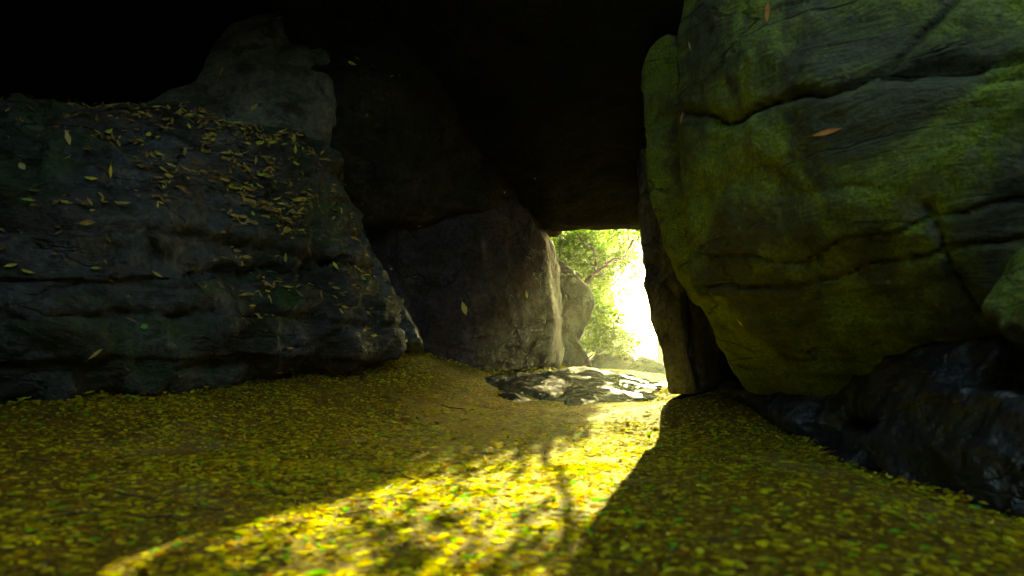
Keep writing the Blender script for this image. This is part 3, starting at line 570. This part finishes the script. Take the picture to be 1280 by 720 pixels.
# single leaves that can be pointed at
def one_leaf(px, py, target, mat, L, wdt, ang, label, rockname, Y0=5):
    o = target; bvh = BVHTree.FromObject(o, bpy.context.evaluated_depsgraph_get())
    d = (W(px, py, Y0) - CAM).normalized(); h = bvh.ray_cast(CAM, d)
    if h[0] is None: return
    nrm = np.array([h[1]]);
    # direction along the surface that shows at the given angle in the picture
    t = Vector((math.cos(R(ang)), 0, math.sin(R(ang)))); t = (t - h[1]*t.dot(h[1])).normalized(); s = h[1].cross(t)
    L *= .6 if o is ledge else .8; wdt *= .65 if o is ledge else .85
    prof = [(-.55, 0, 0), (-.3, .3, .25), (0, .5, .35), (.3, .36, .25), (.6, 0, .1), (.3, -.36, .25), (0, -.5, .35), (-.3, -.3, .25), (-.3, 0, 0), (0, 0, 0), (.3, 0, 0), (-.85, .02, .05), (-.85, -.02, .05)]
    V = [tuple(h[0] + t*(a*L) + s*(b*wdt) + h[1]*(.006 + c*wdt*.25 + .08*L*a*a)) for a, b, c in prof]
    Fc = [(0, 8, 1), (1, 8, 2), (8, 9, 2), (2, 9, 3), (9, 10, 3), (3, 10, 4), (10, 5, 4), (10, 9, 5), (9, 6, 5), (9, 8, 6), (8, 7, 6), (8, 0, 7), (0, 11, 12)]
    me = mesh_from('fallen_leaf', V, Fc, 3, mat, False); ob = link('fallen_leaf', me)
    base = Vector(h[0]); me.transform(__import__('mathutils').Matrix.Translation(-base)); ob.location = base
    md = ob.modifiers.new('thick', 'SOLIDIFY'); md.thickness = .0015
    tag(ob, label, 'leaf', 'single leaves stuck to the rocks'); return ob
bpy.context.view_layer.update()
BG = ROCKS['boulder']; BB = ROCKS['boulder#22']
one_leaf(1033, 166, BG, M['orange'], .17, .035, -2, 'long orange brown leaf lying flat below the great crack of the mossy boulder', 'b')
one_leaf(960, 16, BG, M['orange'], .13, .035, 80, 'orange leaf hanging at the top of the mossy boulder', 'b')
one_leaf(853, 147, BG, M['orange'], .09, .02, 75, 'thin rusty leaf at the left end of the great crack', 'b')
one_leaf(926, 403, BG, M['whitish'], .06, .025, -60, 'tiny white leaf low on the mossy boulder', 'b')
one_leaf(863, 57, BG, M['whitish'], .06, .02, 85, 'tiny whitish leaf near the upper left edge of the mossy boulder', 'b')
one_leaf(580, 385, BB, M['tan'], .19, .08, -70, 'tan leaf stuck in the middle of the purple grey boulder', 'b')
one_leaf(658, 368, BB, M['tan'], .09, .04, -80, 'small brownish leaf right of the tan leaf on the purple grey boulder', 'b')
PB = ROCKS['boulder#35']
one_leaf(318, 135, PB, M['yellow'], .12, .05, 60, 'yellow leaf low on the pale leaning boulder', 'b')
one_leaf(277, 90, PB, M['orange'], .14, .035, 85, 'upright orange leaf on the left edge of the pale leaning boulder', 'b')
one_leaf(352, 22, PB, M['yellow'], .12, .04, 35, 'yellow leaf at the top of the pale leaning boulder', 'b')
one_leaf(84, 172, ledge, M['tan'], .15, .06, -60, 'tan leaf near the top of the ledge, far left', 'b')
one_leaf(28, 208, ledge, M['tan'], .12, .06, -45, 'curled tan leaf on the ledge at the left picture edge', 'b')
one_leaf(137, 214, ledge, M['yellow'], .13, .045, -70, 'yellow leaf on the upper middle of the left ledge', 'b')
one_leaf(108, 277, ledge, M['tan'], .13, .07, -30, 'broad pale tan leaf halfway up the left ledge', 'b')
one_leaf(180, 408, ledge, M['green'], .07, .06, 10, 'small bright green leaf low on the left ledge', 'b')
one_leaf(118, 442, ledge, M['tan'], .14, .04, 0, 'tan leaf bridging a hollow near the foot of the left ledge', 'b')

# ------------------------------------------------------------------ trees outside
def tube(pts, rad, seg=7):
    V = []; Fc = []
    for i, p in enumerate(pts):
        p = Vector(p); t = (Vector(pts[min(i+1, len(pts)-1)]) - Vector(pts[max(i-1, 0)])).normalized()
        a = t.cross(Vector((0, 1, .2))).normalized() if abs(t.y) < .9 else t.cross(Vector((1, 0, 0))).normalized(); b = t.cross(a)
        for k in range(seg):
            an = 6.2832*k/seg; V.append(p + (a*math.cos(an) + b*math.sin(an))*rad[i])
    for i in range(len(pts)-1):
        for k in range(seg):
            Fc.append((i*seg+k, i*seg+(k+1) % seg, (i+1)*seg+(k+1) % seg, (i+1)*seg+k))
    return V, Fc
def wiggle(pts, n=5, amt=.05, rnd=random):
    out = []
    for a, b in zip(pts[:-1], pts[1:]):
        a, b = Vector(a), Vector(b)
        for i in range(n):
            out.append(a.lerp(b, i/n) + (Vector((rnd.uniform(-1, 1), rnd.uniform(-1, 1), rnd.uniform(-1, 1)))*amt if i else Vector()))
    return out + [Vector(pts[-1])]
def tree(base, limbs, crown_clumps, nleaf, label, leafL, seed, trunk_r=.16, cat='tree', mat='tree', name='tree', spread=.35):
    rnd = random.Random(seed); rs = np.random.RandomState(seed)
    root = bpy.data.objects.new(name, None); root.location = base; col.objects.link(root); tag(root, label, cat)
    V = []; Fc = []
    tips = []
    def add(pts, r0, r1):
        n = len(pts); rr = [r0 + (r1-r0)*i/(n-1) for i in range(n)]
        v, f = tube(pts, rr); o_ = len(V); V.extend(v); Fc.extend([tuple(i+o_ for i in q) for q in f])
    for pts, r0, r1 in limbs:
        w = wiggle(pts, 5, .03 if r0 < .06 else .05, rnd); add(w, r0, r1); tips += w[len(w)//2:]
    C_ = []
    for c, rad, k in crown_clumps:
        c = Vector(c)
        near = min(tips, key=lambda q: (q-c).length)
        add(wiggle([near, near.lerp(c, .6), c], 3, .06, rnd), .022, .006)
        # clump leaves gather along small twigs
        for _ in range(k):
            d = Vector(rs.normal(0, 1, 3)).normalized()*rad*(rnd.random()**.5); d.z *= .6
            tw = c + d; C_.append(tw); add([c.lerp(tw, .1), c.lerp(tw, .55) + Vector((0, 0, .03)), tw], .008, .003)
    inv = Vector(base)
    me = mesh_from('trunk', [tuple(v-inv) for v in V], Fc, 4, M['bark']); link('trunk', me, root)
    per = max(1, nleaf//len(C_)); P_ = np.repeat(np.array([tuple(c-inv) for c in C_]), per, 0) + rs.normal(0, 1, (per*len(C_), 3))*np.array([spread, spread, spread*.6])*.5
    nn = rs.normal(0, .6, (len(P_), 3)) + np.array([0, -.2, .9]); nn /= np.linalg.norm(nn, axis=1)[:, None]
    ln = rs.uniform(.6, 1.15, len(P_))*leafL
    me = leaf_mesh('crown', P_, nn, rs.uniform(0, 6.28, len(P_)), ln, ln*.5, M[mat], curl=.2, lift=0, tilt=.2, seed=seed)
    link('crown', me, root); return root
# tree whose limb shows in the opening
D = 19.0
b0 = (.5, 20, -.3)
limbs = [([b0, (.8, 19.6, 1.0), W(722, 375, 19.2), W(735, 310, D), W(760, 270, D), W(778, 224, D)], .12, .04),
         ([W(735, 310, D), W(765, 300, D), W(806, 284, D)], .04, .02),
         ([(.8, 19.6, 1.0), (.2, 19.4, 3.5), (.1, 19.2, 5.6)], .14, .05)]
cl = []
for (px, py, Y, r_, k) in [(705, 300, 19.3, .5, 9), (715, 320, 19.5, .5, 9), (730, 300, 19.6, .5, 9), (712, 345, 19.3, .45, 8), (728, 350, 19.3, .35, 7), (757, 348, 19.2, .18, 3), (750, 300, 19.9, .45, 8), (740, 280, 19.4, .55, 9),
                           (772, 285, 20.6, .4, 5), (796, 296, 20.8, .22, 3), (735, 375, 19.4, .3, 6), (745, 392, 19.6, .3, 5), (785, 303, 21.0, .2, 3), (700, 255, 19.0, .8, 8), (750, 240, 19.2, .8, 8), (680, 320, 19.3, .6, 8), (690, 235, 20.4, .6, 4)]:
    cl.append((W(px, py, Y), r_, k))
tree(b0, limbs, cl, 9000, 'hazy leafy tree filling the top of the opening, behind the forked limb', .13, 1, spread=.45)
# bush low in the opening
b1 = (1.15, 12.6, -.3)
limbs = [([b1, (1.2, 12.6, .5), W(745, 400, 12.5)], .04, .012), ([(1.15, 12.6, .1), W(765, 425, 12.4), W(770, 400, 12.4)], .03, .01), ([(1.15, 12.6, .1), W(745, 440, 12.4)], .02, .01)]
cl = [(W(px, py, Y), r_, k) for (px, py, Y, r_, k) in [(748, 405, 12.5, .25, 7), (765, 420, 12.4, .28, 8), (745, 430, 12.4, .28, 8), (770, 440, 12.5, .25, 6), (785, 425, 12.7, .18, 4), (757, 385, 12.6, .18, 4), (778, 395, 12.8, .12, 2)]]
tree(b1, limbs, cl, 2200, 'low leafy bush in the glare at the foot of the opening', .09, 2, cat='bush', name='bush', spread=.25)
D = 12.8
b2 = (.95, 13.3, -.3)
limbs = [([b2, (.9, 13.2, .6), (.9, 13.2, 1.5), (.95, 13.2, 3.0)], .05, .02), ([(.9, 13.2, .6), (1.25, 13.1, 1.1), (1.6, 13.2, 1.35)], .025, .01), ([(.9, 13.2, 1.1), W(722, 365, 12.8), W(742, 342, D), W(760, 327, D), W(778, 324, D)], .04, .026),
         ([W(778, 324, D), W(788, 306, D), W(806, 284, D), W(830, 250, D)], .026, .018),
         ([W(745, 338, D), W(744, 320, D), W(736, 306, D), W(722, 294, D-.1), W(712, 270, D-.2)], .022, .012),
         ([W(776, 318, D), W(775, 302, D), W(769, 286, D), W(766, 260, D)], .016, .010),
         ([W(779, 312, D), W(786, 296, D), W(784, 276, D)], .013, .008)]
cl = [(W(px, py, Y), r_, k) for (px, py, Y, r_, k) in [(705, 300, 13.1, .3, 9), (712, 325, 13.2, .25, 8), (725, 345, 13.2, .22, 7), (738, 372, 13.2, .2, 6), (748, 392, 13.3, .2, 5), (742, 420, 13.2, .25, 6), (725, 300, 13.3, .25, 7), (745, 290, 13.4, .2, 4), (728, 312, 13.0, .22, 8), (738, 330, 13.0, .2, 8), (742, 300, 13.0, .2, 7), (752, 345, 13.5, .10, 2), (750, 312, 13.3, .2, 6), (762, 300, 13.4, .22, 6), (774, 312, 13.3, .12, 4), (768, 326, 13.1, .12, 4), (790, 318, 13.1, .07, 2), (735, 320, 13.4, .2, 6), (755, 335, 13.8, .15, 3)]]
limbs += [([(.95, 13.2, 3.0), (1.3, 12.2, 3.1), (1.7, 11.2, 2.75), (2.1, 10.8, 2.5)], .03, .008), ([(1.3, 12.2, 3.1), (1.25, 11.3, 2.8), (1.2, 10.8, 2.45)], .015, .006)]  # hanging branch mostly out of view, added to streak the sun patch
cl += [(Vector(q), r_, k) for q, r_, k in [((1.5, 11.4, 2.75), .12, 3), ((1.75, 11.1, 2.62), .14, 4), ((2.05, 10.9, 2.5), .10, 3), ((1.25, 11.0, 2.6), .14, 4), ((1.4, 10.9, 2.75), .12, 3), ((1.95, 11.2, 2.85), .1, 3), ((1.6, 11.0, 2.45), .08, 2)]]
tree(b2, limbs, cl, 4800, 'slender tree with a forked bare limb close outside the opening', .075, 6, name='slender_tree', cat='tree', spread=.22)
b3 = (1.0, 14.2, -.3)
limbs = [([b3, (1.05, 14.1, 1.2), (1.15, 13.9, 2.2), (1.2, 13.9, 3.4)], .07, .025), ([(1.05, 14.1, 1.2), (1.4, 13.9, 1.8), (1.8, 13.8, 2.2)], .03, .012)]
cl = [(W(px, py, Y), r_, k) for (px, py, Y, r_, k) in [(705, 305, 13.7, .25, 7), (718, 292, 13.8, .25, 7), (718, 325, 13.7, .25, 7), (735, 300, 13.7, .25, 8), (735, 325, 13.8, .22, 8), (732, 350, 13.7, .2, 6), (748, 345, 13.8, .15, 5), (750, 318, 13.7, .18, 6),
      (776, 322, 13.6, .14, 6), (768, 314, 13.7, .14, 6), (783, 330, 13.8, .10, 4), (765, 335, 13.9, .10, 4), (742, 365, 13.8, .16, 5), (750, 285, 13.9, .2, 5), (720, 262, 13.8, .3, 7)]]
tree(b3, limbs, cl, 4300, 'densely leaved young tree behind the forked limb, at the upper left of the opening', .085, 8, name='young_tree', cat='tree', spread=.2)
# taller trees further off, to the left and right of the view
def bigtree(base, h, r, nleaf, label, seed, leafL=.16, nc=16):
    rnd = random.Random(seed); b = Vector(base); top = b + Vector((rnd.uniform(-.5, .5), rnd.uniform(-.5, .5), h*.85))
    limbs = [([b, b.lerp(top, .4) + Vector((.15, 0, 0)), top], .16*h/5, .04)]; cl = []
    for i in range(nc):
        t = .35 + .6*i/nc; a = i*2.4; rr = r*(1.05-.5*abs(t-.55)*2)*rnd.uniform(.55, 1)
        s = b.lerp(top, t*.8); e = b.lerp(top, t) + Vector((math.cos(a)*rr, math.sin(a)*rr, h*.12))
        limbs.append(([s, s.lerp(e, .5) + Vector((0, 0, .1)), e], .05, .015)); cl.append((e, r*.42, 7)); cl.append((s.lerp(e, .6), r*.35, 4))
    return tree(base, limbs, cl, nleaf, label, leafL, seed, spread=.6)
bigtree((.1, 17.5, -.3), 6.5, 1.9, 9000, 'tall tree far behind the leafy ones, mostly hidden by them', 11)
b4 = (7.0, 32, -.3)
limbs = [([b4, (6.8, 32, 2.4), W(815, 300, 32), W(800, 270, 32)], .2, .06), ([(6.8, 32, 2.4), W(790, 330, 32), W(765, 300, 32)], .09, .03), ([(6.8, 32, 2.4), W(830, 340, 32)], .06, .03)]
cl = [(W(px, py, Y), r_, k) for (px, py, Y, r_, k) in [(765, 292, 32, .8, 8), (785, 300, 32, .7, 8), (800, 285, 32.5, .8, 8), (815, 300, 32, .8, 8), (780, 318, 32, .5, 5), (805, 325, 33, .5, 4), (830, 320, 32, .8, 6), (775, 275, 32, .8, 6), (790, 345, 33, .35, 2)]]
tree(b4, limbs, cl, 3600, 'far tree at the top right of the opening, washed out by the glare', .22, 9, spread=.5)
bigtree((-3.5, 15, -.3), 7, 2.4, 6000, 'tree outside, hidden behind the back boulder', 12)
bigtree((2.2, 25, -.3), 6, 2.0, 6000, 'pale tree far off in the glare of the opening', 13, .2)

# ------------------------------------------------------------------ wooded hillside in the distance
M['hill'] = plain('forest_hillside', c3(.03, .05, .01), c3(.08, .11, .02), .95, .35)
hx = np.linspace(-90, 110, 160); hy = np.linspace(38, 120, 70); HX, HY = np.meshgrid(hx, hy)
t_ = np.clip((HY - 38)/16, 0, 1); t_ = t_*t_*(3-2*t_)
q = np.c_[HX.ravel(), HY.ravel(), 0*HX.ravel()]
q_ = np.clip((.165 - q[:, 0]/q[:, 1])/.03, .12, 1)
HZ = t_.ravel()*q_*(9.5 + 1.2*fbm(q, .08, 3, 4) + 1.0*fbm(q, .45, 3, 6)) - .4
i0 = (np.arange(69)[:, None]*160 + np.arange(159)[None]).ravel()
tag(link('hillside', mesh_from('hillside', np.c_[HX.ravel(), HY.ravel(), HZ], np.c_[i0, i0+1, i0+161, i0+160], 4, M['hill'])), kind='structure')

# ------------------------------------------------------------------ air
def haze_box(lo, hi):
    bm = bmesh.new(); bmesh.ops.create_cube(bm, size=1)
    for v in bm.verts: v.co = Vector([(lo[i]+hi[i])/2 + v.co[i]*(hi[i]-lo[i]) for i in range(3)])
    me = bpy.data.meshes.new('haze'); bm.to_mesh(me); bm.free()
    m = bpy.data.materials.new('haze'); m.use_nodes = True; nt = m.node_tree; nt.nodes.clear()
    o = nt.nodes.new('ShaderNodeOutputMaterial'); v = nt.nodes.new('ShaderNodeVolumePrincipled')
    v.inputs['Color'].default_value = (.95, .93, .75, 1); v.inputs['Density'].default_value = HAZE; v.inputs['Anisotropy'].default_value = .8
    nt.links.new(v.outputs[0], o.inputs['Volume']); me.materials.append(m)
    return tag(link('haze', me), kind='stuff')
haze_box((-740, -740, -3), (740, 740, 22))
